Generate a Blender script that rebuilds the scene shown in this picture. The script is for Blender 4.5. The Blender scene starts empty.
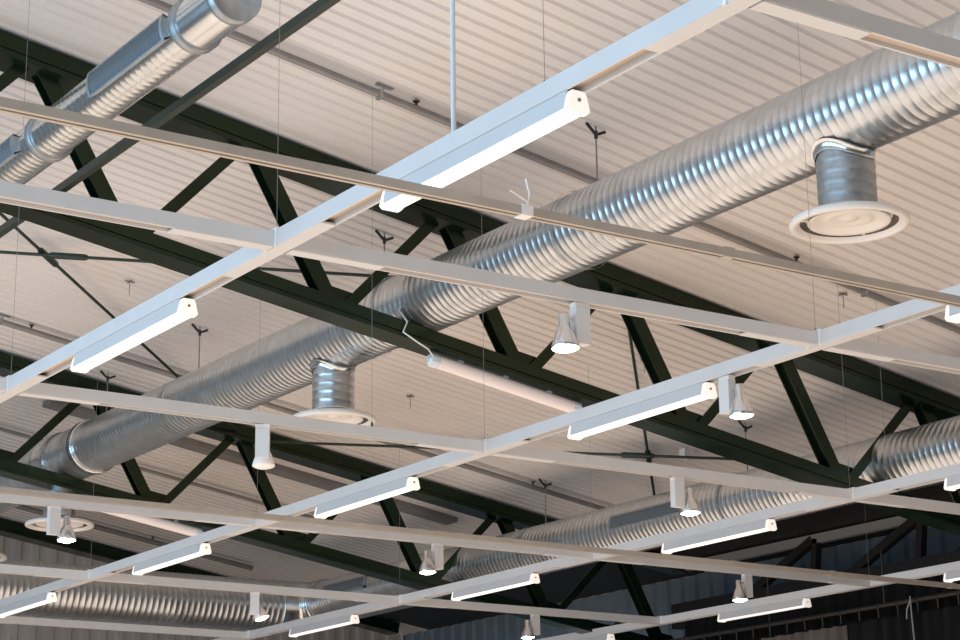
import bpy, math, random
from mathutils import Vector, Matrix
random.seed(7)
S = 3.2                    # one grid unit in metres; camera stands 1.6 m above the floor
col = bpy.context.scene.collection
def Z(z): return 1.6 + S*z

# ------------------------------------------------------------------ helpers
ORG = {}
class MB:
    def __init__(s): s.v=[]; s.f=[]; s.m=[]; s.sm=[]
    def add(s, vs, fs, mi=0, smooth=False):
        o=len(s.v); s.v+= [tuple(v) for v in vs]
        for f in fs: s.f.append([i+o for i in f]); s.m.append(mi); s.sm.append(smooth)
    def box(s, a, b, mi=0):
        (x0,y0,z0),(x1,y1,z1)=a,b
        vs=[(x0,y0,z0),(x1,y0,z0),(x1,y1,z0),(x0,y1,z0),(x0,y0,z1),(x1,y0,z1),(x1,y1,z1),(x0,y1,z1)]
        s.add(vs,[(3,2,1,0),(4,5,6,7),(0,1,5,4),(1,2,6,5),(2,3,7,6),(3,0,4,7)],mi)
    def prism(s, prof, A, B, side, up, mi=0, caps=True, closed=True):
        """extrude a 2D profile [(u,v)] from A to B; u along side, v along up"""
        A=Vector(A);B=Vector(B);side=Vector(side).normalized();up=Vector(up).normalized()
        n=len(prof); vs=[A+side*u+up*v for u,v in prof]+[B+side*u+up*v for u,v in prof]
        fs=[(i,(i+1)%n,(i+1)%n+n,i+n) for i in range(n if closed else n-1)]
        if caps and closed: fs+=[tuple(range(n))[::-1],tuple(range(n,2*n))]
        s.add(vs,fs,mi)
    def bar(s, A, B, w, h, up=(0,0,1), mi=0, side=None):
        A=Vector(A);B=Vector(B);d=(B-A).normalized();up=Vector(up)
        sd=Vector(side) if side else d.cross(up)
        sd.normalize(); u2=sd.cross(d).normalized()
        s.prism([(-w/2,-h/2),(w/2,-h/2),(w/2,h/2),(-w/2,h/2)],A,B,sd,u2,mi)
    def tube(s, pts, r, n=10, mi=0, caps=True):
        pts=[Vector(p) for p in pts]; rings=[]
        rr=r if isinstance(r,(list,tuple)) else [r]*len(pts)
        prev=None; vs=[]
        for i,p in enumerate(pts):
            d=(pts[min(i+1,len(pts)-1)]-pts[max(i-1,0)]).normalized()
            ref=prev if prev is not None else (Vector((0,0,1)) if abs(d.z)<.9 else Vector((1,0,0)))
            a=(ref-d*ref.dot(d)).normalized(); b=d.cross(a); prev=a
            for k in range(n):
                t=2*math.pi*k/n; vs.append(p+(a*math.cos(t)+b*math.sin(t))*rr[i])
        fs=[(i*n+k,i*n+(k+1)%n,(i+1)*n+(k+1)%n,(i+1)*n+k) for i in range(len(pts)-1) for k in range(n)]
        s.add(vs,fs,mi,True)
        if caps:
            m=len(pts)-1
            s.add(vs[:n],[tuple(range(n))[::-1]],mi); s.add(vs[m*n:],[tuple(range(n))],mi)
    def lathe(s, prof, c, n=40, mi=0, axis=(0,0,1), smooth=True):
        """prof: [(r,h)] around axis through c"""
        c=Vector(c); ax=Vector(axis).normalized()
        a=ax.orthogonal().normalized(); b=ax.cross(a)
        vs=[];
        for r,h in prof:
            for k in range(n):
                t=2*math.pi*k/n; vs.append(c+ax*h+(a*math.cos(t)+b*math.sin(t))*r)
        fs=[(i*n+k,i*n+(k+1)%n,(i+1)*n+(k+1)%n,(i+1)*n+k) for i in range(len(prof)-1) for k in range(n)]
        s.add(vs,fs,mi,smooth)
    def build(s, name, mats, parent=None):
        me=bpy.data.meshes.new(name)
        o=Vector(ORG.get(parent.name,(0,0,0))) if parent else Vector((0,0,0))
        me.from_pydata([tuple(Vector(v)-o) for v in s.v],[],s.f)
        if not isinstance(mats,(list,tuple)): mats=[mats]
        for m in mats: me.materials.append(m)
        me.polygons.foreach_set('material_index',s.m); me.polygons.foreach_set('use_smooth',s.sm)
        me.update(); ob=bpy.data.objects.new(name,me); col.objects.link(ob)
        if parent: ob.parent=parent
        ORG[ob.name]=tuple(o)
        return ob
def tag(o,label,cat,group=None,kind=None):
    o['label']=label; o['category']=cat
    if group: o['group']=group
    if kind: o['kind']=kind
    return o
def thing(name,loc,label,cat,group=None):
    o=bpy.data.objects.new(name,None); col.objects.link(o); o.location=loc; o.empty_display_size=.1
    ORG[o.name]=tuple(loc); return tag(o,label,cat,group)
def struct(o): o['kind']='structure'; return o

# ------------------------------------------------------------------ materials
def mat(name, base, rough=.5, metal=0., noise=0., nscale=6., emit=None, es=0., stretch=(1,1,1), bump=0., base2=None):
    m=bpy.data.materials.new(name); m.use_nodes=True; nt=m.node_tree; b=nt.nodes['Principled BSDF']
    b.inputs['Base Color'].default_value=(*base,1); b.inputs['Roughness'].default_value=rough; b.inputs['Metallic'].default_value=metal
    if emit: b.inputs['Emission Color'].default_value=(*emit,1); b.inputs['Emission Strength'].default_value=es
    if noise or base2 or bump:
        tc=nt.nodes.new('ShaderNodeTexCoord'); mp=nt.nodes.new('ShaderNodeMapping'); mp.inputs['Scale'].default_value=stretch
        no=nt.nodes.new('ShaderNodeTexNoise'); no.inputs['Scale'].default_value=nscale; no.inputs['Detail'].default_value=5
        nt.links.new(tc.outputs['Object'],mp.inputs['Vector']); nt.links.new(mp.outputs['Vector'],no.inputs['Vector'])
        r=nt.nodes.new('ShaderNodeMix'); r.data_type='RGBA'
        c2=base2 if base2 else tuple(c*(1-noise) for c in base)
        r.inputs[6].default_value=(*base,1); r.inputs[7].default_value=(*c2,1)
        mr=nt.nodes.new('ShaderNodeMapRange'); mr.inputs[1].default_value=.35; mr.inputs[2].default_value=.65
        nt.links.new(no.outputs['Fac'],mr.inputs[0]); nt.links.new(mr.outputs[0],r.inputs[0]); nt.links.new(r.outputs[2],b.inputs['Base Color'])
        if bump:
            bp=nt.nodes.new('ShaderNodeBump'); bp.inputs['Strength'].default_value=bump; bp.inputs['Distance'].default_value=.01
            nt.links.new(no.outputs['Fac'],bp.inputs['Height']); nt.links.new(bp.outputs[0],b.inputs['Normal'])
    return m
M_roof  = mat('painted_roof_sheet',(.78,.735,.70),.42,0,.07,1.3,stretch=(.25,1.5,1))
M_galv  = mat('galvanised_spiral_duct',(.70,.73,.75),.31,.95,.16,9.,bump=.05)
M_galvs = mat('galvanised_smooth_band',(.78,.80,.80),.22,.95,.1,5.)
M_galvd = mat('galvanised_dull',(.45,.48,.50),.42,.85,.2,14.)
M_green = mat('dark_green_steel_paint',(.005,.015,.009),.25,0,.25,3.)
for _n in M_green.node_tree.nodes:
    if _n.type=='BSDF_PRINCIPLED': _n.inputs['Specular Tint'].default_value=(.72,.80,.50,1)
M_green2= mat('dark_green_rod_paint',(.008,.024,.017),.4,0,.2,8.)
M_rail  = mat('light_grey_rail_paint',(.66,.67,.68),.4,.0,.05,4.)
M_slot  = mat('rail_slot_liner',(.55,.46,.38),.6)
M_house = mat('grey_fixture_housing',(.60,.62,.64),.38,.0,.04,4.)
M_white = mat('white_plastic',(.85,.84,.82),.35)
M_tube  = mat('lit_tube_diffuser',(.9,.9,.9),.5,emit=(1,.965,.93),es=.74)
M_cap   = mat('translucent_end_cap',(.9,.86,.8),.4,emit=(1,.93,.84),es=.55)
M_spot  = mat('lit_lamp_glass',(1,1,1),.3,emit=(1,.95,.88),es=14.)
M_lampm = mat('polished_lamp_body',(.72,.72,.72),.22,.85)
M_box   = mat('lamp_gear_box_paint',(.70,.71,.72),.4)
M_track = mat('bare_track_aluminium',(.50,.45,.39),.42,.25,.1,7.)
M_cream = mat('cream_diffuser_enamel',(.86,.82,.77),.35)
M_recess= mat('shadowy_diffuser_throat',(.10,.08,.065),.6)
M_battn = mat('frosted_tube_cover',(.90,.80,.76),.25,emit=(1,.86,.8),es=.06)
M_clear = mat('clear_end_cap',(.72,.76,.78),.15,.2)
M_pipe  = mat('grey_sprinkler_pipe',(.27,.26,.255),.45,.3,.15,6.)
M_dark  = mat('dark_steel_fitting',(.05,.05,.05),.45,.5)
M_wire  = mat('steel_wire',(.30,.28,.26),.5,.3)
M_rod   = mat('white_hanger_tube',(.72,.76,.80),.35)
M_cable = mat('white_cable',(.75,.75,.72),.5)
M_grill = mat('grey_grille_louvre',(.15,.175,.195),.5,.3)
M_wallb = mat('grey_profiled_wall_sheet',(.50,.485,.465),.45,.0,.15,1.5)
M_wallr = mat('blue_grey_profiled_wall_sheet',(.19,.27,.35),.5,.0,.15,1.2)
M_black = mat('black_steel',(.012,.012,.013),.55)
M_cloth = mat('black_curtain_cloth',(.010,.009,.009),.9,0,.3,2.)
M_clothlit= mat('spotlit_curtain_cloth',(.26,.21,.175),.85,0,.2,2.)  # paler copy of the curtain cloth, the spot's light put into its colour
M_floor = mat('timber_hall_floor',(.50,.36,.25),.45,0,.15,2.,stretch=(1,8,1))
M_plast = mat('plastered_wall',(.55,.52,.48),.8)

# ------------------------------------------------------------------ roof, walls, floor
RC = 1.6+S*2.2205            # roof underside: z = RC - .16 x
def roofz(x): return RC-.16*x
def corr_sheet(name, m, p0, p1, along, pitch, depth, groove, z0=None):
    pass
mb=MB()
x0,x1=-4.5,18.35; ya,yb=-3.0,29.1; pitch=.155
prof=[]; y=ya
while y<yb:
    prof+=[(y,0),(y+.104,0),(y+.114,.024),(y+.145,.024)]; y+=pitch
prof.append((y,0))
n=len(prof); nx=1
vs=[(x0,py,roofz(x0)+h) for py,h in prof]+[(x1,py,roofz(x1)+h) for py,h in prof]
mb.add(vs,[(i,i+1,i+1+n,i+n) for i in range(n-1)])
mb.add([(x0,ya,roofz(x0)+.12),(x1,ya,roofz(x1)+.12),(x1,yb+.1,roofz(x1)+.12),(x0,yb+.1,roofz(x0)+.12)],[(0,1,2,3)])
struct(mb.build('ceiling',M_roof))

def ribbed_wall(name,m,A,B,z0,ztop,nrm,pitch=.28,depth=.045):
    A=Vector(A);B=Vector(B);d=(B-A);L=d.length;d.normalize();nv=Vector(nrm)
    pr=[];t=0
    while t<L:
        pr+=[(t,0),(t+pitch*.45,0),(t+pitch*.55,depth),(t+pitch*.9,depth)]; t+=pitch
    pr=[(a,b) for a,b in pr if a<=L]+[(L,0)]
    mb=MB();n=len(pr)
    lo=[A+d*a+nv*b for a,b in pr]
    vs=[(p.x,p.y,z0) for p in lo]+[(p.x,p.y,ztop(p.x)) for p in lo]
    mb.add(vs,[(i,i+1,i+1+n,i+n) for i in range(n-1)])
    lo=[A+d*a-nv*.08 for a in (0,L)]
    vs=[(p.x,p.y,z0) for p in lo]+[(p.x,p.y,ztop(p.x)) for p in lo]
    mb.add(vs,[(0,2,3,1)])
    return struct(mb.build(name,m))
ribbed_wall('wall_back',M_wallb,(-4.5,29.0,0),(18.1,29.0,0),0,roofz,(0,-1,0))
ribbed_wall('wall_right',M_wallr,(18.1,29.0,0),(18.1,-3,0),0,roofz,(-1,0,0),.30)
mb=MB(); mb.box((-9,-5,-.15),(18.3,29.2,0)); struct(mb.build('floor',M_floor))

# ------------------------------------------------------------------ roof trusses
Y1=4.31; TY=[Y1*S, Y1*1.52*S, Y1*2.04*S]
CT=1.6+S*2.2105; CB=1.6+S*1.8537          # top faces of the chords at x=0
botn=[Y1*(.584+.1315*k)*S for k in range(-4,8)]
topn=[Y1*(.5235+.1325*k)*S for k in range(-3,9)]
XE=17.45
def chord(mb,y,c,h,w,xa,xb):
    # box with a shallow seam (two angles back to back)
    A=(xa,y+w/2,c-.16*xa-h/2); B=(xb,y+w/2,c-.16*xb-h/2)
    up=Vector((.16,0,1)).normalized()
    g=.012
    pr=[(-w/2,-h/2),(w/2,-h/2),(w/2,h/2),(-w/2,h/2),(-w/2,-h*.18),(-w/2+g,-h*.18),(-w/2+g,-h*.26),(-w/2,-h*.26)]
    mb.prism(pr,A,B,(0,1,0),up)
def truss(y,label,xa,full=True):
    t=thing('roof_truss',((xa+XE)/2,y+.15,0),label,'truss','sloping steel roof trusses')
    mb=MB(); chord(mb,y-.03,CT,.17,.30,xa,XE); mb.build('top_chord',M_green,t)
    if full: mb=MB(); chord(mb,y,CB,.14,.24,xa,XE); mb.build('bottom_chord',M_green,t)
    for k in range(len(botn) if full else 0):
        xb=botn[k]
        if xb>XE: continue
        zb=CB-.16*xb-.03
        for q,(xt,w) in enumerate(((topn[k-1] if k else -99,.125),(topn[k],.095))):
            if xt>XE or xt<xa: continue
            zt=CT-.16*xt-.13
            mb=MB()
            off=-.07 if q==0 else .07
            # angle section: two legs
            A=Vector((xb+off,y+.12,zb)); B=Vector((xt+(.07 if q==0 else -.07),y+.12,zt))
            d=(B-A).normalized(); sd=d.cross(Vector((0,1,0))).normalized(); up=Vector((0,1,0))
            a=w; th=.014
            mb.prism([(-a/2,-a/2),(a/2,-a/2),(a/2,-a/2+th),(th/2,-a/2+th),(th/2,a/2),(-th/2,a/2),(-th/2,-a/2+th),(-a/2,-a/2+th)],A,B,sd,up)
            if q==0: mb.prism([(-a/2,a/2-th),(a/2,a/2-th),(a/2,a/2),(-a/2,a/2)],A,B,sd,up)
            mb.build('diagonal_web',M_green,t)
        # gusset plate on the lower node
        mb=MB(); mb.add([(xb-.22,y+.10,zb),(xb+.22,y+.10,zb-.07),(xb+.13,y+.10,zb+.13),(xb-.13,y+.10,zb+.17),
                         (xb-.22,y+.13,zb),(xb+.22,y+.13,zb-.07),(xb+.13,y+.13,zb+.13),(xb-.13,y+.13,zb+.17)],
                        [(0,1,2,3),(7,6,5,4),(0,4,5,1),(1,5,6,2),(2,6,7,3),(3,7,4,0)])
        mb.build('gusset_plate',M_green,t)
    return t
truss(TY[0],'dark green steel roof truss nearest the camera, crossing the whole picture under the roof',2.0)
truss(TY[1],'dark green steel roof truss in the middle distance, second from the camera',3.5)
truss(TY[2],'farthest sloping roof beam, just before the end wall above the wide duct',4.0,False)

# longitudinal lattice truss by the right wall
t=thing('lattice_truss',(17.44,17.5,0),'black lattice truss running along the blue-grey wall at right','truss')
X=17.44; zt=Z(.2405*X/S); 
mb=MB(); mb.bar((X,9,zt),(X,21.2,zt),.09,.11); mb.build('top_chord',mat('dull_grey_beam_paint',(.26,.27,.28),.5),t)
mb=MB(); mb.box((X-.08,9,Z(.195*X/S)),(X+.08,21.2,Z(.2134*X/S))); mb.build('bottom_chord',M_black,t)
for k in range(9):
    ya_=5.22*S+.55*S*(k-2)
    if ya_<9 or ya_>19.6: continue
    mb=MB(); mb.bar((X,ya_,zt),(X,ya_+.1,Z(.205*X/S)),.09,.09,up=(1,0,0)); mb.build('post',M_black,t)
    mb=MB(); mb.bar((X,ya_+.05,zt),(X,ya_+.55*S*.85,Z(.205*X/S)),.10,.10,up=(1,0,0)); mb.build('diagonal_web',M_black,t)
t=thing('steel_column',(16.38,21.1,0),'black steel column standing under the end of the second truss','column')
mb=MB()
for sy in (-1,1): mb.box((16.26,21.1+sy*.11-.01,0),(16.50,21.1+sy*.11+.01,5.0))
mb.box((16.37,20.99,0),(16.39,21.21,5.0)); mb.build('column_shaft',M_black,t)
mb=MB(); mb.box((16.2,20.94,0),(16.56,21.26,.03)); mb.build('base_plate',M_black,t)

t=MB()  # black sheets added under the roof to darken its unlit edge
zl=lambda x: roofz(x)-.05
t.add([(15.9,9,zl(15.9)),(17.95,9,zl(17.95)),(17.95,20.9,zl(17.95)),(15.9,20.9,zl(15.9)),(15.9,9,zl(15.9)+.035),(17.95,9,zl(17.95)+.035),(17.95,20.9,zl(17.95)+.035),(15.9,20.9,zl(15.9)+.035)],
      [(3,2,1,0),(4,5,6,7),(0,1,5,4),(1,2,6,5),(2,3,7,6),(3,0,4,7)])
tag(t.build('roof_shade_sheet',M_black),'black sheet added for the unlit roof edge at right, above the lattice truss','panel')
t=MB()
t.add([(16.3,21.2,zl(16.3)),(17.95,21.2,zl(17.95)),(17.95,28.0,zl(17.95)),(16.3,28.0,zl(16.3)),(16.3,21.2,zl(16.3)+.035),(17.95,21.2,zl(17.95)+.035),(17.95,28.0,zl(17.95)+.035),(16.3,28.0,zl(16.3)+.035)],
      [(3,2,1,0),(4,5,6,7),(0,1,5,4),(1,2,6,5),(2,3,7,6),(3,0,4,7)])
tag(t.build('roof_shade_sheet',M_black),'black sheet added for the unlit roof edge beyond the second truss, low centre','panel')
# longitudinal tie
def tie():
    o=MB(); x=5.6; z=Z(.9114*x/S)
    o.prism([(-.026,-.03),(.026,-.03),(.026,-.02),(-.016,-.02),(-.016,.03),(-.026,.03)],(x,5.2,z),(x,20.9,z),(1,0,0),(0,0,1))
    return tag(o.build('tie_beam',M_green2),'long green angle tie running past the trusses at upper left','beam')
tie()

# cross bracing rods with turnbuckles in the roof plane
def brace(xa,xb,ylab,tb,label):
    ya_,yb_=TY[0]+.12,TY[1]+.12; c=1.6+S*2.176+(.02 if xa<xb else -.02)
    A=Vector((xa,ya_,c-.16*xa));B=Vector((xb,yb_,c-.16*xb))
    t=thing('brace_rod',(A+B)/2,label,'bracing rod','roof bracing rods between the first two trusses')
    mb=MB(); mb.tube([A,B],.016,8); mb.build('rod',M_green2,t)
    d=(B-A).normalized(); c0=A.lerp(B,tb)
    mb=MB(); mb.tube([c0-d*.19,c0-d*.16,c0+d*.16,c0+d*.19],[.020,.032,.032,.020],10); mb.build('turnbuckle',M_green2,t)
brace(.92*S,3.43*S,0,.515,'green bracing rod at left running down to the right toward the big duct')
brace(3.43*S,.92*S,0,.475,'green bracing rod at left running nearly level across its partner')
brace(3.43*S,5.37*S,0,.515,'steep green bracing rod right of centre, crossing the level one above the far duct')
brace(5.37*S,3.43*S,0,.512,'nearly level green bracing rod right of centre, above the far duct')

# ------------------------------------------------------------------ ducts
def spiral(mb, C, axis, L, r, pitch=.075, n=56, h=.0019):
    """helically ribbed pipe from C along axis"""
    C=Vector(C); ax=Vector(axis).normalized(); a=Vector((0,0,1)); b=ax.cross(a)
    pr=[(0,0),(.07,h),(.15,h),(.22,0),(.6,.0002)]
    turns=int(L/pitch); q=len(pr); vs=[]
    for i in range(turns):
        for s,hh in pr:
            for j in range(n):
                t=2*math.pi*j/n; R=r+hh
                d=(i+s+j/n)*pitch
                vs.append(C+ax*d+(a*math.cos(t)+b*math.sin(t))*R)
    rows=turns*q; fs=[]
    for i in range(rows-1):
        for j in range(n-1):
            fs.append((i*n+j,i*n+j+1,(i+1)*n+j+1,(i+1)*n+j))
        if i+q+1<rows:
            k=i+q
            fs.append((i*n+n-1,k*n,(k+1)*n,(i+1)*n+n-1))
    mb.add(vs,fs,0,True)
def band(mb,C,axis,w,r):
    C=Vector(C); mb.lathe([(r-.01,-w/2),(r+.012,-w/2),(r+.004,-w/2+.02),(r+.004,w/2-.02),(r+.012,w/2),(r-.01,w/2)],C,48,0,axis)
R1=.282
# big near duct
DX,DZ=8.9,Z(1.5)
t=thing('spiral_duct',(DX,16,DZ-R1),'big round galvanised spiral duct running from upper right to lower left','duct')
mb=MB(); spiral(mb,(DX,5.2,DZ),(0,1,0),20.2,R1); mb.build('duct_pipe',M_galv,t)
for i,yy in enumerate((14.35,20.6,21.5)):
    mb=MB(); band(mb,(DX,yy,DZ),(0,1,0),.34 if i==2 else .10,R1+.008); mb.build('connection_band',M_galvs,t)
# second duct with elbow, then wide duct
EX,EZ=14.136,Z(1.2375); R3=.305
EY=25.1; ZZ=Z(1.2245)
t=thing('spiral_duct',(EX,15,EZ-R1),'smaller looking far spiral duct at right with two dark grilles, ending in an elbow','duct')
mb=MB(); spiral(mb,(EX,7.2,EZ),(0,1,0),14.75,R1,h=.0023); mb.build('duct_pipe',M_galv,t)
mb=MB(); mb.lathe([(R1+.008,-.08),(R1+.01,0),(R3+.012,.16),(R3+.012,.42)],(EX,21.9,EZ),48,0,(0,1,0)); mb.build('reducer',M_galvs,t)
mb=MB(); spiral(mb,(EX,22.25,ZZ+.03),(0,1,0),2.5,R3,h=.0034); mb.build('wide_duct_pipe',M_galv,t)
def elbow():
    mb=MB(); rb=.42; n=48; segs=12; vs=[]
    cx,cy=EX-rb,EY-rb
    for i in range(segs+1):
        a=math.pi/2*i/segs
        c=Vector((cx+rb*math.cos(a),cy+rb*math.sin(a),ZZ+.03-.03*i/segs)); o=Vector((math.cos(a),math.sin(a),0))
        for k in range(n):
            t_=2*math.pi*k/n; vs.append(c+(o*math.cos(t_)+Vector((0,0,1))*math.sin(t_))*(R3+.012+.03*i/segs+(.006 if i%3==0 else 0)))
    mb.add(vs,[(i*n+k,(i)*n+(k+1)%n,(i+1)*n+(k+1)%n,(i+1)*n+k) for i in range(segs) for k in range(n)],0,True)
    return mb
elbow().build('elbow',M_galvs,t)
mb=MB(); band(mb,(EX,EY-.40,ZZ+.03),(0,1,0),.12,R3+.014); band(mb,(EX-.43,EY,ZZ),(1,0,0),.30,.352); mb.build('connection_band',M_galvs,t)
def grille_on(duct_x,duct_z,r,y0,y1,a0,a1,parent,ns,name='side_grille'):
    """curved grille on the -x side between angles a0..a1 (from -x toward +z)"""
    def P(a,y,rr): return (duct_x-math.cos(a)*rr,y,duct_z+math.sin(a)*rr)
    mb=MB(); m=6; rr=r+.016
    for (ya_,yb_) in ((y0,y0+.03),(y1-.03,y1)):
        for i in range(m):
            aa=a0+(a1-a0)*i/m;ab=a0+(a1-a0)*(i+1)/m
            vs=[P(aa,ya_,rr+.012),P(ab,ya_,rr+.012),P(ab,yb_,rr+.012),P(aa,yb_,rr+.012),P(aa,ya_,r-.01),P(ab,ya_,r-.01),P(ab,yb_,r-.01),P(aa,yb_,r-.01)]
            mb.add(vs,[(0,1,2,3),(0,4,5,1),(3,2,6,7),(0,3,7,4),(1,5,6,2)])
    for (aa,ab) in ((a0,a0+.06),(a1-.06,a1)):
        vs=[P(aa,y0,rr+.012),P(ab,y0,rr+.012),P(ab,y1,rr+.012),P(aa,y1,rr+.012),P(aa,y0,r-.01),P(ab,y0,r-.01),P(ab,y1,r-.01),P(aa,y1,r-.01)]
        mb.add(vs,[(0,1,2,3),(0,4,5,1),(3,2,6,7),(0,3,7,4),(1,5,6,2)])
    g=mb.build(name,M_galvd,parent)
    mb=MB()
    for i in range(m):
        aa=a0+(a1-a0)*i/m;ab=a0+(a1-a0)*(i+1)/m
        mb.add([P(aa,y0,rr-.004),P(ab,y0,rr-.004),P(ab,y1,rr-.004),P(aa,y1,rr-.004)],[(0,1,2,3)])
    k=max(2,int((y1-y0)/ns))
    for i in range(1,k):
        yy=y0+(y1-y0)*i/k
        vs=[P(a0,yy-.004,rr-.004),P(a1,yy-.004,rr-.004),P(a1,yy+.004,rr+.010),P(a0,yy+.004,rr+.010)]
        am=(a0+a1)/2
        vs=[P(a,yy+dy,q) for a in (a0,am,a1) for dy,q in ((-.005,rr-.004),(.005,rr+.010),(.009,rr-.004))]
        mb.add(vs,[(0,1,4,3),(3,4,7,6),(1,2,5,4),(4,5,8,7)])
    mb.build('louvre_insert',M_grill,g)
grille_on(EX,EZ,R1+.008,16.65,17.9,-.19,.33,t,.03)
grille_on(EX,ZZ+.03,R3+.006,23.1,24.2,.0,.5,t,.03)
t=thing('spiral_duct',(8,EY,ZZ-R3),'wide level spiral duct running across in front of the end wall','duct')
mb=MB(); spiral(mb,(3.5,EY,ZZ),(1,0,0),10.15,.345,.085,h=.0032); mb.build('duct_pipe',M_galv,t)
mb=MB(); band(mb,(4.9,EY,ZZ),(1,0,0),.2,.352); mb.build('connection_band',M_galvs,t)
# small capped duct at top left
t=thing('spiral_duct',(4.8,12,6.27),'small round metal duct with end cap and side grille at top left','duct')
GX,GZ,GR=4.8,6.4,.15
mb=MB(); mb.lathe([(GR,9.45),(GR,10.05)],(GX,0,GZ),44,0,(0,1,0)); spiral(mb,(GX,10.0,GZ),(0,1,0),7.5,GR-.002,.07,44,.0005); mb.build('duct_pipe',M_galvs,t)
mb=MB(); mb.lathe([(0,9.425),(GR*.93,9.42),(GR*.99,9.405),(GR+.006,9.405),(GR+.008,9.47),(GR,9.48)],(GX,0,GZ),44,0,(0,1,0)); mb.build('end_cap',M_galvd,t)
for yy in (9.9,12.0): 
    mb=MB(); band(mb,(GX,yy,GZ),(0,1,0),.05,GR+.004); mb.build('connection_band',M_galvd,t)
grille_on(GX,GZ,GR+.002,9.98,11.02,-.55,.36,t,.035)
grille_on(GX,GZ,GR+.002,12.2,12.7,-.5,.3,t,.05)

# ------------------------------------------------------------------ diffusers under the near duct
def diffuser(y,label,zp=5.66,x=DX):
    t=thing('air_diffuser',(x,y,zp),label,'air diffuser','round ceiling diffusers under the near duct')
    top=DZ-R1*.72
    mb=MB(); L=top-(zp+.06)
    C=(x,y,zp+.06); 
    vs=[];n=40;r=.185;rows=int(L/.012)
    for i in range(rows+1):
        for j in range(n):
            ph=((i*.012/.075)+j/n)%1; hh=.003 if ph<.25 else 0
            a=2*math.pi*j/n; vs.append((x+math.cos(a)*(r+hh),y+math.sin(a)*(r+hh),zp+.06+min(L,i*.012)))
    mb.add(vs,[(i*n+j,i*n+(j+1)%n,(i+1)*n+(j+1)%n,(i+1)*n+j) for i in range(rows) for j in range(n)],0,True)
    mb.build('branch_pipe',M_galvd if y<10 else M_galv,t)
    mb=MB(); 
    # saddle collar following the duct
    m=40; vs=[]
    for k in range(m):
        a=2*math.pi*k/m
        for rr in (.19,.212):
            px=math.cos(a)*rr; zz=DZ-math.sqrt(max(0,(R1+.014)**2-px*px))
            vs.append((x+px,y+math.sin(a)*rr,zz))
        vs.append((x+math.cos(a)*.193,y+math.sin(a)*.193,DZ-math.sqrt((R1+.014)**2-(math.cos(a)*.19)**2)-.05))
    mb.add(vs,[(3*k,3*k+1,3*((k+1)%m)+1,3*((k+1)%m)) for k in range(m)]+[(3*k,3*((k+1)%m),3*((k+1)%m)+2,3*k+2) for k in range(m)],0,True)
    mb.build('saddle_collar',M_galvs,t)
    mb=MB(); mb.lathe([(.187,.10),(.20,.085),(.23,.06),(.345,.045),(.372,.03),(.378,.012),(.372,-.004),(.352,-.010),(.328,-.004),(.318,.012),(.308,.022)],(x,y,zp),56)
    mb.build('outer_ring',M_cream,t)
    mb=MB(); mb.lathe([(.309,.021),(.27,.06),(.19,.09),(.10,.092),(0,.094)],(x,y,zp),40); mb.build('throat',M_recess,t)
    mb=MB(); mb.lathe([(0,.072),(.20,.064),(.25,.036),(.262,.022),(.256,.014),(.235,.020),(.18,.042),(.150,.048),(.143,.036),(.125,.034),(.09,.046),(.055,.048),(.045,.034),(0,.030)],(x,y,zp),56)
    for k in range(3):
        a=k*2.09+.5; mb.bar((x+math.cos(a)*.24,y+math.sin(a)*.24,zp+.03),(x+math.cos(a)*.315,y+math.sin(a)*.315,zp+.03),.02,.012)
    mb.build('centre_disc',M_cream,t)
diffuser(8.97,'round cream air diffuser at upper right hanging on a short pipe from the big duct')
diffuser(15.42,'round cream air diffuser left of centre below the big duct, above the grey cross rail')
diffuser(21.45,'round cream air diffuser at lower left behind a lit spotlight')
diffuser(24.0,'round cream air diffuser at the far left edge, only partly in the picture')

# duct hangers
def hanger(x,y,zc,r,label,g):
    xr=x+.155; top=roofz(xr)
    t=thing('duct_hanger',(xr,y,top),label,'hanger',g)
    mb=MB(); mb.tube([(xr,y,top),(xr,y,zc+math.sqrt(r*r-.155**2))],.0065,8); mb.build('rod',M_pipe,t)
    mb=MB(); mb.bar((xr-.09,y,top+.01),(xr,y,top-.07),.022,.012,up=(0,1,0)); mb.bar((xr+.09,y,top-.03),(xr,y,top-.07),.022,.012,up=(0,1,0)); mb.tube([(xr,y,top-.10),(xr,y,top-.04)],.015,8)
    mb.build('roof_clamp',M_dark,t)
    mb=MB(); pts=[(x+math.cos(a)*(r+.012),y,zc+math.sin(a)*(r+.012)) for a in [math.pi*2*k/40 for k in range(41)]]
    vs=[];m=41
    for (px,py,pz) in pts: vs+= [(px,py-.012,pz),(px,py+.012,pz)]
    mb.add(vs,[(2*i,2*i+1,2*i+3,2*i+2) for i in range(m-1)],0,True); mb.build('strap',M_galvd,t)
for yy,lb in zip((3.67,4.63,5.75,6.45),('nearest duct hanger, on the big duct right of the topmost light','duct hanger on the big duct just above the picture centre','duct hanger on the big duct right of the second lit tube fitting','duct hanger on the big duct above the left diffuser pipe')):
    hanger(DX,yy*S,DZ,R1+.008,lb,'rod hangers of the big duct')
for yy,lb in zip((5.036,6.163),('duct hanger on the far duct near the right truss node','duct hanger on the far duct below the picture centre')):
    hanger(EX,yy*S,EZ,R1+.008,lb,'rod hangers of the far duct')

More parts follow.
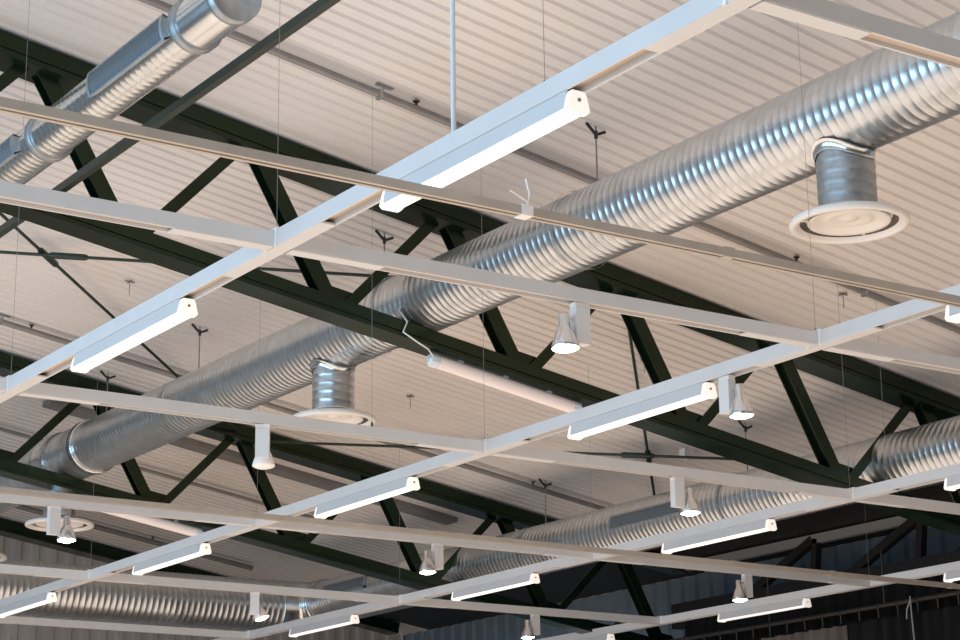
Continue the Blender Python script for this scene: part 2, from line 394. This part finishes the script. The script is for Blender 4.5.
# ------------------------------------------------------------------ rail grid
AX=[None]+[S*(.3463+1.1575*i) for i in (1,2,3,4)]
BY=[S*(1.6609+1.119*j) for j in range(6)]
RB=Z(1.0); RW=.098; RH=.086
def channel(mb,A,B,side,w=RW,h=RH,dep=.045,mi0=0):
    t=.012
    # U profile open at the bottom
    mb.prism([(-w/2,0),(-w/2+t,0),(-w/2+t,dep),(w/2-t,dep),(w/2-t,0),(w/2,0),(w/2,h),(-w/2,h)],A,B,side,(0,0,1))
names=['','topmost','second','third','lowest']
fix={1:[0,1],2:[0,1,2,3,4],3:[1,2,3,4],4:[2,3,4]}
Lf=.462*S; F0=1.984*S; FP=1.1163*S
for i in (1,2,3,4):
    x=AX[i]; ya_,yb_=(3.4,15.6) if i==1 else ((5.2,27.2) if i==2 else ((8.2,27.2) if i==3 else (10.5,27.2)))
    t=thing('lighting_rail',(x,(ya_+yb_)/2,RB),'%s of the four long light grey rails climbing right'%names[i],'rail','long lighting rails')
    mb=MB(); channel(mb,(x,ya_,RB),(x,yb_,RB),(1,0,0)); mb.build('channel',M_rail,t)
    mb=MB(); mb.box((x-RW/2+.013,ya_+.01,RB+.030),(x+RW/2-.013,yb_-.01,RB+.044)); mb.build('slot_liner',M_slot,t)
    for yy in BY:
        if ya_<yy<yb_:
            mb=MB(); mb.box((x-RW/2+.006,yy-.50,RB-.004),(x+RW/2-.006,yy+.55,RB+.006)); mb.build('cover_strip',M_rail,t)
            mb=MB()
            mb.box((x-RW/2-.006,yy-.065,RB-.006),(x-RW/2,yy-.045,RB+RH+.006)); mb.box((x-RW/2-.006,yy+.045,RB-.006),(x-RW/2,yy+.065,RB+RH+.006))
            mb.box((x-RW/2-.004,yy-.07,RB+RH),(x+RW/2+.004,yy+.07,RB+RH+.008))
            mb.build('joint_bracket',M_white,t)
    # trunking fixtures
    for k in fix[i]:
        y0=F0+FP*k; y1=y0+Lf
        place={ (1,0):'large lit tube light at top centre on the topmost long rail',(1,1):'lit tube light at left on the topmost long rail',
                (2,0):'lit tube light cut by the right picture edge on the second long rail',(2,1):'lit tube light right of centre on the second long rail, beside a spotlight',
                (2,2):'tube light low centre on the second long rail, under the truss web',(2,3):'tube light at lower left on the second long rail',
                (2,4):'tube light in the bottom left corner on the second long rail',
                (3,1):'tube light at the right edge on the third long rail',(3,2):'lit tube light lower right on the third long rail, below a spotlight',
                (3,3):'tube light at bottom centre on the third long rail',(3,4):'tube light on the third long rail at the bottom beside the duct elbow',
                (4,2):'tube light on the lowest long rail near the right edge',(4,3):'tube light at bottom right on the lowest long rail before the dark curtain',
                (4,4):'tube light at the bottom edge, only its cap showing, on the lowest long rail'}[(i,k)]
        f=thing('tube_light',(x,(y0+y1)/2,RB-.094),place,'tube light','tube lights clipped into the long rails')
        mb=MB(); w1,w2,d=RW*.44,.054,.082
        mb.prism([(-w1,0),(-w2,-d),(-w2,-d+.012),(w2,-d+.012),(w2,-d),(w1,0)][:0] or [(-w1,-.001),(-w2,-d),(w2,-d),(w1,-.001)],(x,y0+.03,RB),(x,y1-.03,RB),(1,0,0),(0,0,1)); mb.build('housing',M_house,f)
        mb=MB(); mb.prism([(-w2,-d),(-w2*.97,-d-.003),(-w2*.85,-d-.007),(w2*.85,-d-.007),(w2*.97,-d-.003),(w2,-d)],(x,y0+.025,RB-.0005),(x,y1-.025,RB-.0005),(1,0,0),(0,0,1)); mb.build('light_diffuser',M_tube,f)
        for (e0,e1) in ((y0,y0+.03),(y1-.03,y1)):
            mb=MB(); pr=[(-w1*.72,-.004),(-w1*.95,-.02),(-w2-.003,-d-.004),(-w2*.8,-d-.018),(w2*.8,-d-.018),(w2+.003,-d-.004),(w1*.95,-.02),(w1*.72,-.004)]
            mb.prism(pr,(x,e0,RB),(x,e1,RB),(1,0,0),(0,0,1)); c=mb.build('end_cap',M_cap,f)
            yy=e0-.004 if e0==y0 else e1+.004
            mb=MB(); mb.lathe([(0,-.002),(.008,-.002),(.008,.003)],(x,yy,RB-.045),12,0,(0,1,0)); mb.build('screw',M_pipe,c)
segs=[(0,1,2,'at the top right corner beyond the topmost long rail'),
      (1,0,1,'at the left edge that meets the topmost long rail'),(1,1,2,'across the centre between topmost and second long rails'),(1,2,3,'at the right edge beyond the second long rail, at mid height'),
      (2,0,1,'ending at the left edge on the topmost long rail'),(2,1,2,'below the near diffuser, between topmost and second long rails'),(2,2,3,'below the bracing rods, between second and third long rails'),(2,3,4,'at the right edge starting on the third long rail'),
      (3,1,2,'at lower left that carries a spotlight near the left edge'),(3,2,3,'between second and third long rails, spotlight near its middle'),(3,3,4,'between the third and lowest long rails, with a spotlight'),
      (4,1,2,'low at the left edge in front of the wide level duct'),(4,2,3,'in front of the wide level duct, with a tilted spotlight'),(4,3,4,'at bottom centre with a spotlight, ending at lowest long rail'),
      (5,2,3,'in the bottom left corner below the wide level duct')]
def AXs(i): return AX[i] if i>=1 else AX[1]-S*1.1575
for j,a,b,lb in segs:
    xa=AXs(a)+RW/2+.006; xb=AXs(b)-RW/2-.006
    y=BY[j]
    t=thing('cross_rail',((xa+xb)/2,y,RB),'cross rail '+lb,'rail','cross rails between the long rails')
    mb=MB(); channel(mb,(xa,y,RB),(xb,y,RB),(0,1,0),.088,.078,.03); mb.build('channel',M_rail,t)
    mb=MB(); mb.box((xa+.01,y-.031,RB+.016),(xb-.01,y+.031,RB+.030)); mb.build('slot_liner',M_slot,t)
    for (c0,c1) in ((xa,xa+.55),(xb-.55,xb)):
        mb=MB(); mb.box((c0,y-.040,RB-.004),(c1,y+.040,RB+.006)); mb.build('cover_strip',M_rail,t)
# suspension wires
def wire(x,y,label,r=.0015,zb=None):
    t=MB(); t.tube([(x,y,zb or RB+RH),(x,y,roofz(x))],r,6)
    w=thing('suspension_wire',(x,y,RB+RH),label,'wire','thin wires holding the rail grid')
    t.build('wire',M_wire,w)
    m=MB(); m.tube([(x,y,RB+RH+.006),(x,y,RB+RH+.035)],[.010,.006],8); m.build('gripper',M_dark,w)
on=['first','second','third','fourth','fifth','sixth']
for i in (1,2,3,4):
    for j in range(6):
        if (i,j) in ((1,1),(1,2),(2,1),(2,2),(2,3),(2,4),(3,2),(3,3),(3,4),(4,3)):
            wire(AX[i],BY[j]+.03,'thin wire above the %s long rail and %s cross rail row from top'%(names[i],on[j]))
wire(AX[1],2.057*S,'thin wire above the large light on the topmost long rail')
wire(S*2.35,BY[2],'thin wire above the cross rail left of the picture centre')
wire(S*3.25,BY[1],'thin wire above the right half of the central cross rail')
wire(S*3.95,BY[2],'thin wire above the cross rail near the right truss web')
t=MB(); t.tube([(AX[1],2.275*S,RB+RH),(AX[1],2.275*S,roofz(AX[1]))],.012,12)
w=thing('hanger_tube',(AX[1],2.275*S,RB+RH),'thick white vertical hanger tube at top centre above the large light','hanger')
t.build('tube',M_rod,w); m=MB(); m.box((AX[1]-.03,2.275*S-.03,RB+RH),(AX[1]+.03,2.275*S+.03,RB+RH+.012)); m.build('foot_plate',M_rail,w)

# curtain tracks hanging a little lower than the rails
TZ=Z(.906)
for (y,xa,xb,lb,hk) in ((2.21*S,.75*S,3.3*S,'thin tan track crossing the upper half, passing in front of the large light',(5.04,6.2,7.9)),
                     (4.45*S,1.2*S,5.2*S,'thin tan track crossing the lower part below the cross rails',(8.1,9.9,12.4,13.6,15.2,16.0))):
    t=thing('hanging_track',((xa+xb)/2,y,TZ),lb,'track','thin tracks below the rail grid')
    mb=MB(); w,h=.056,.040
    mb.prism([(-w/2,0),(-.008,0),(-.008,.012),(-w/2+.008,.012),(-w/2+.008,h-.008),(w/2-.008,h-.008),(w/2-.008,.012),(.008,.012),(.008,0),(w/2,0),(w/2,h),(-w/2,h)],(xa,y,TZ),(xb,y,TZ),(0,1,0),(0,0,1))
    mb.build('track_profile',M_track,t)
    for x in hk:
        mb=MB(); mb.box((x-.03,y-w/2-.004,TZ-.004),(x+.03,y+w/2+.004,TZ+h+.005)); mb.build('bracket',M_white if x==5.04 else M_track,t)
    mb=MB(); x=5.04
    if y>10: continue
    mb.tube([(x,y-.03,TZ+h),(x+.02,y-.02,TZ+h+.06),(x+.0,y-.02,TZ+h+.13)],.005,6); mb.tube([(x,y-.03,TZ+h+.02),(x-.09,y-.03,TZ+h+.055)],.005,6); mb.build('cable_tie',M_white,t)

# ------------------------------------------------------------------ spotlights
def spot(x,y,label,mode,lit=True,tilt=0.,flip=False):
    zb=RB-.012
    t=thing('spotlight',(x,y,zb),label,'spotlight','track spotlights')
    R=Matrix.Rotation({'B':0,'A':math.pi/2,'F':math.radians(-34)}[mode],3,'Z')
    def T(p): return Vector((x,y,zb))+R@Vector(p)
    def tb(mb,a,b):
        (x0,y0,z0),(x1,y1,z1)=a,b
        vs=[T(p) for p in [(x0,y0,z0),(x1,y0,z0),(x1,y1,z0),(x0,y1,z0),(x0,y0,z1),(x1,y0,z1),(x1,y1,z1),(x0,y1,z1)]]
        mb.add(vs,[(3,2,1,0),(4,5,6,7),(0,1,5,4),(1,2,6,5),(2,3,7,6),(3,0,4,7)])
    mb=MB(); bw=.048
    tb(mb,(-bw,-.03,-.225),(bw,.03,-.014)); mb.build('gear_box',M_box,t)
    mb=MB(); tb(mb,(-.05,-.025,-.014),(.05,.025,.012)); mb.build('track_adapter',M_white,t)
    lx=.115 if flip else (-.115 if mode!='F' else .0); ly=0 if mode!='F' else .1
    base=T((lx,ly,-.06)); ax=(R@Vector((math.sin(tilt),-.06,-math.cos(tilt))))
    mb=MB(); mb.lathe([(0,0),(.026,0),(.030,.01),(.030,.075),(.040,.09),(.058,.13),(.074,.175),(.079,.20),(.076,.205),(.070,.200)],base,32,0,ax); mb.build('lamp_shade',M_lampm if mode!='F' else M_white,t)
    mb=MB(); mb.lathe([(0,.222),(.04,.219),(.066,.210),(.077,.203)],base,32,0,ax); mb.build('lamp_glass',M_spot if lit else M_white,t)
    mb=MB(); a=T((lx*.9,ly,-.085)); b=T((0,0,-.085)); mb.tube([a,b],.009,8); mb.build('swivel_arm',M_lampm,t)
spot(2.097*S,BY[1],'lit spotlight right of centre under the central cross rail','B')
spot(AX[2],3.05*S,'lit spotlight on the second long rail at right, beside the tube light','A')
spot(2.075*S,BY[2],'unlit spotlight at left under the cross rail, pale box facing the camera','F',False)
spot(3.226*S,BY[2],'lit spotlight at right under the cross rail, in front of the far duct grille','B',flip=True)
spot(2.066*S,BY[3],'lit spotlight near the left edge in front of a round diffuser','B',flip=True)
spot(3.246*S,BY[3],'lit spotlight at bottom centre before the far duct end','B')
spot(4.425*S,BY[3],'lit spotlight at bottom right above the lowest long rail','B')
spot(3.247*S,BY[4],'tilted spotlight in front of the wide level duct','F',True,.35)
spot(4.389*S,BY[4],'lit spotlight at the bottom edge just right of centre','B')

# ------------------------------------------------------------------ tube battens hung under the trusses
def batten(y,xa,xb,label):
    t=thing('batten_light',((xa+xb)/2,y+.1,CB-.16*(xa+xb)/2-.22),label,'batten light','frosted tube battens under the truss chords')
    def P(x,dz=0): return Vector((x,y+.1,CB-.14-.16*x-.075+dz))
    n=14; pts=[P(xa+.05+(xb-xa-.1)*k/n) for k in range(n+1)]
    mb=MB(); mb.tube(pts,.056,20); mb.build('tube_cover',M_battn,t)
    for (u,v) in ((xa,xa+.07),(xb-.07,xb)):
        mb=MB(); mb.tube([P(u-.02),P(u),P(v)],[.035,.060,.060],20); mb.build('end_cap',M_clear,t)
    for f in (.2,.5,.8):
        xx=xa+(xb-xa)*f; mb=MB(); a=P(xx); mb.box((xx-.02,y+.085,a.z+.05),(xx+.02,y+.115,a.z+.08)); mb.build('clip',M_clear,t)
batten(TY[0],2.79*S,3.26*S,'pale frosted tube light slung under the nearest truss, at the centre')
batten(TY[1],2.79*S,3.26*S,'pale frosted tube light slung under the second truss at lower left')
t=MB(); x0=2.79*S; zz=CB-.16*x0
t.tube([(x0,TY[0]+.05,zz-.20),(x0-.10,TY[0]-.03,zz-.17),(x0-.22,TY[0]-.05,zz-.13),(x0-.34,TY[0]-.03,zz-.06),(x0-.30,TY[0]-.03,zz+.03),(x0-.33,TY[0]+.05,zz+.14),(x0-.26,TY[0]+.12,zz+.22)],.007,8)
tag(t.build('power_cable',M_cable),'thin white power cable looping round the near truss chord by the frosted tube','cable')

# ------------------------------------------------------------------ sprinkler pipes close under the roof
def pipe(y,xa,xb,r,label,heads,hangs):
    def P(x,dz=0): return Vector((x,y,roofz(x)-.055-r+dz))
    t=thing('sprinkler_pipe',P((xa+xb)/2),label,'pipe','pipes running down the roof slope')
    mb=MB(); mb.tube([P(xa),P(xb)],r,12); mb.build('pipe_run',M_pipe,t)
    for x in heads:
        mb=MB(); p=P(x,r*.8); mb.tube([p,p+Vector((0,0,.035))],.012,8); mb.tube([p+Vector((0,0,.035)),p+Vector((0,0,.041))],.028,10); mb.build('sprinkler_head',M_dark,t)
    for x in hangs:
        mb=MB(); p=P(x); mb.tube([p+Vector((0,-.01,-r)),p+Vector((.03,-.01,.10+r))],.008,6); mb.box((x-.03,y-.03,p.z-r*1.2),(x+.0,y+.03,p.z+r*1.2)); mb.bar(p+Vector((-.04,0,.053+r)),p+Vector((.10,0,.035+r)),.05,.01); mb.build('pipe_clamp',M_galvd,t)
pipe(3.875*S,2.5,15.2,.030,'grey pipe under the roof slanting down across the upper half',(7.86,11.66),(7.55,12.45))
pipe(6.2*S,4.0,16.2,.030,'grey pipe under the roof between the first and second trusses',(7.83,11.2,14.2),(7.5,11.6))
pipe(7.38*S,7.5,13.4,.024,'thin grey pipe under the roof beyond the second truss at lower left',(11.5,),())
pipe(8.42*S,9.0,14.2,.038,'grey pipe under the roof nearest the end wall at lower left',(12.6,),())
t=MB(); y=6.94*S
t.prism([(-.13,-.06),(.13,-.06),(.13,.0),(-.13,.0)],(9,y,roofz(9)-.005),(14.6,y,roofz(14.6)-.005),(0,1,0),(.16,0,1))
tag(t.build('roof_strip',M_pipe),'broad grey strip flat under the roof just beyond the second truss','strip')

t=MB(); t.tube([(9.05,7.36,Z(1.44)+.16),(9.02,7.34,Z(1.44)+.06),(9.06,7.33,Z(1.44)-.06),(9.0,7.32,Z(1.44)-.2)],.006,6)
tag(t.build('cable_end',M_cable),'loose pale cable end beside the big duct in the top right corner','cable')
# small things
t=MB(); c=Vector((14.51,17.35,roofz(14.51)-.06)); t.box(c-Vector((.07,.05,.03)),c+Vector((.07,.05,.06))); t.lathe([(0,-.06),(.03,-.055),(.045,-.03)],c,16)
tag(t.build('smoke_detector',M_white),'small white detector box on the roof right of the crossed rods','detector')
t=MB(); t.box((12.05,28.86,Z(1.04)),(12.45,28.94,Z(1.04)+.11)); tag(t.build('emergency_light',M_cream),'small pale box lamp high on the end wall above the wide duct','lamp')
# roof anchors
for k,(x,y,lb) in enumerate(((12.47,12.7,'small roof anchor with hook near the right edge above the thin track'),(12.42,15.44,'small roof anchor by the steep bracing rod'),
                (11.57,18.4,'small roof anchor at the centre below the frosted tube'),(8.0,17.8,'small roof anchor above the crossing rods at far left'))):
    t=MB(); z=roofz(x); t.tube([(x,y,z-.004),(x,y,z-.15)],.004,6); t.bar((x-.05,y,z-.015),(x+.05,y,z-.02),.008,.012); t.bar((x,y-.05,z-.018),(x,y+.05,z-.018),.008,.012)
    tag(t.build('roof_anchor',M_pipe),lb,'anchor','small roof anchors')

# ------------------------------------------------------------------ curtains at lower right
CX=16.64; cz=Z(.187*CX/S)
t=thing('curtain_rail',(CX,17,cz),'dark pipe rail with hooks carrying the curtains at lower right','curtain rail')
mb=MB(); mb.tube([(CX,12.0,cz),(CX,20.8,cz)],.025,12); mb.build('pipe',M_dark,t)
for k in range(29):
    y=12.2+k*.3; mb=MB(); mb.tube([(CX,y,cz+.03),(CX-.04,y,cz+.0),(CX,y,cz-.04),(CX,y,cz-.13)],.009,6); mb.build('hook',M_dark,t)
for k in range(4):
    y=12.8+k*1.9; mb=MB(); mb.tube([(CX,y,cz+.02),(CX,y,Z(.2134*XE/S))],.012,6); mb.build('hanger',M_dark,t)
def curtain(ya_,yb_,zt,m,name,label,g,CX=CX):
    mb=MB(); n=int((yb_-ya_)/.03); vs=[]
    for i in range(n+1):
        y=ya_+(yb_-ya_)*i/n; dx=.05*math.sin(y*26+math.sin(y*5)*1.5)+.02*math.sin(y*61)
        for z in (0.02,zt): vs.append((CX+dx*(1 if z<1 else .7),y,z))
    o=len(vs)
    vs+= [(v[0]+.012,v[1],v[2]) for v in vs]
    fs=[(2*i,2*i+1,2*i+3,2*i+2) for i in range(n)]+[(o+2*i,o+2*i+2,o+2*i+3,o+2*i+1) for i in range(n)]
    fs+=[(2*i+1,o+2*i+1,o+2*i+3,2*i+3) for i in range(n)]
    mb.add(vs,fs,0,True); return tag(mb.build(name,m),label,'curtain',g)
curtain(10.2,20.7,Z(.203*17.2/S),M_cloth,'masking_drape','tall black masking drape behind the curtains at lower right',None,17.2)
curtain(12.0,17.15,cz-.14,M_cloth,'stage_curtain','black curtain filling the bottom right corner','curtains on the pipe rail')
curtain(17.2,18.7,cz-.15,M_clothlit,'stage_curtain','spotlit part of the black curtain at the bottom edge, coloured grey-brown','curtains on the pipe rail')
curtain(18.75,20.8,cz-.14,M_cloth,'stage_curtain','second black curtain left of the spotlit grey-brown part','curtains on the pipe rail')
for y,lb in ((16.05,'thin grey rope hanging before the black curtain, left one with a knot'),(14.35,'thin grey rope hanging before the black curtain near the right edge')):
    t=MB(); x=CX-.16; t.tube([(x,y,cz+.02),(x-.01,y-.02,cz-.25),(x,y-.06,cz-1.2),(x,y-.08,cz-3)],.009,6)
    if y>16: t.tube([(x,y,cz-.02),(x-.01,y+.05,cz-.12),(x,y+.07,cz-.22)],.009,6)
    tag(t.build('rope',mat('pale_rope',(.28,.27,.26),.7)),lb,'rope')

# ------------------------------------------------------------------ light
def area(name,loc,rot,sx,sy,power,colr,spread=None):
    l=bpy.data.lights.new(name,'AREA'); l.shape='RECTANGLE'; l.size=sx; l.size_y=sy; l.energy=power; l.color=colr
    if spread: l.spread=spread
    o=bpy.data.objects.new(name,l); col.objects.link(o); o.location=loc; o.rotation_euler=rot; return o
area('floor_bounce_fill',(6.3,11.6,.25),(math.pi,0,0),16.5,23.5,1370,(1,.815,.675))  # added lamp facing up, stands in for light bounced off the floor
area('window_band_light',(-6.5,9,4.3),(0,-math.pi/2,0),4.6,26,1900,(.45,.73,1))
w=bpy.data.worlds.new('hall_air'); bpy.context.scene.world=w; w.use_nodes=True
w.node_tree.nodes['Background'].inputs[0].default_value=(.75,.72,.70,1); w.node_tree.nodes['Background'].inputs[1].default_value=.07

# ------------------------------------------------------------------ camera
yaw,pit,rol=.9745,.2728,-.0131
f=Vector((math.cos(yaw)*math.cos(pit),math.sin(yaw)*math.cos(pit),math.sin(pit)))
r=Vector((math.sin(yaw),-math.cos(yaw),0)); u=r.cross(f)
r2=r*math.cos(rol)+u*math.sin(rol); u2=u*math.cos(rol)-r*math.sin(rol)
cam=bpy.data.cameras.new('camera'); cam.sensor_width=36; cam.lens=2079.1/960*36; cam.clip_end=200
co=bpy.data.objects.new('camera',cam); col.objects.link(co)
co.matrix_world=Matrix(((r2.x,u2.x,-f.x,0),(r2.y,u2.y,-f.y,0),(r2.z,u2.z,-f.z,1.6),(0,0,0,1)))
bpy.context.scene.camera=co
vs=bpy.context.scene.view_settings
vs.view_transform='Standard'; vs.look='None'; vs.gamma=1; vs.exposure=0; vs.use_curve_mapping=False
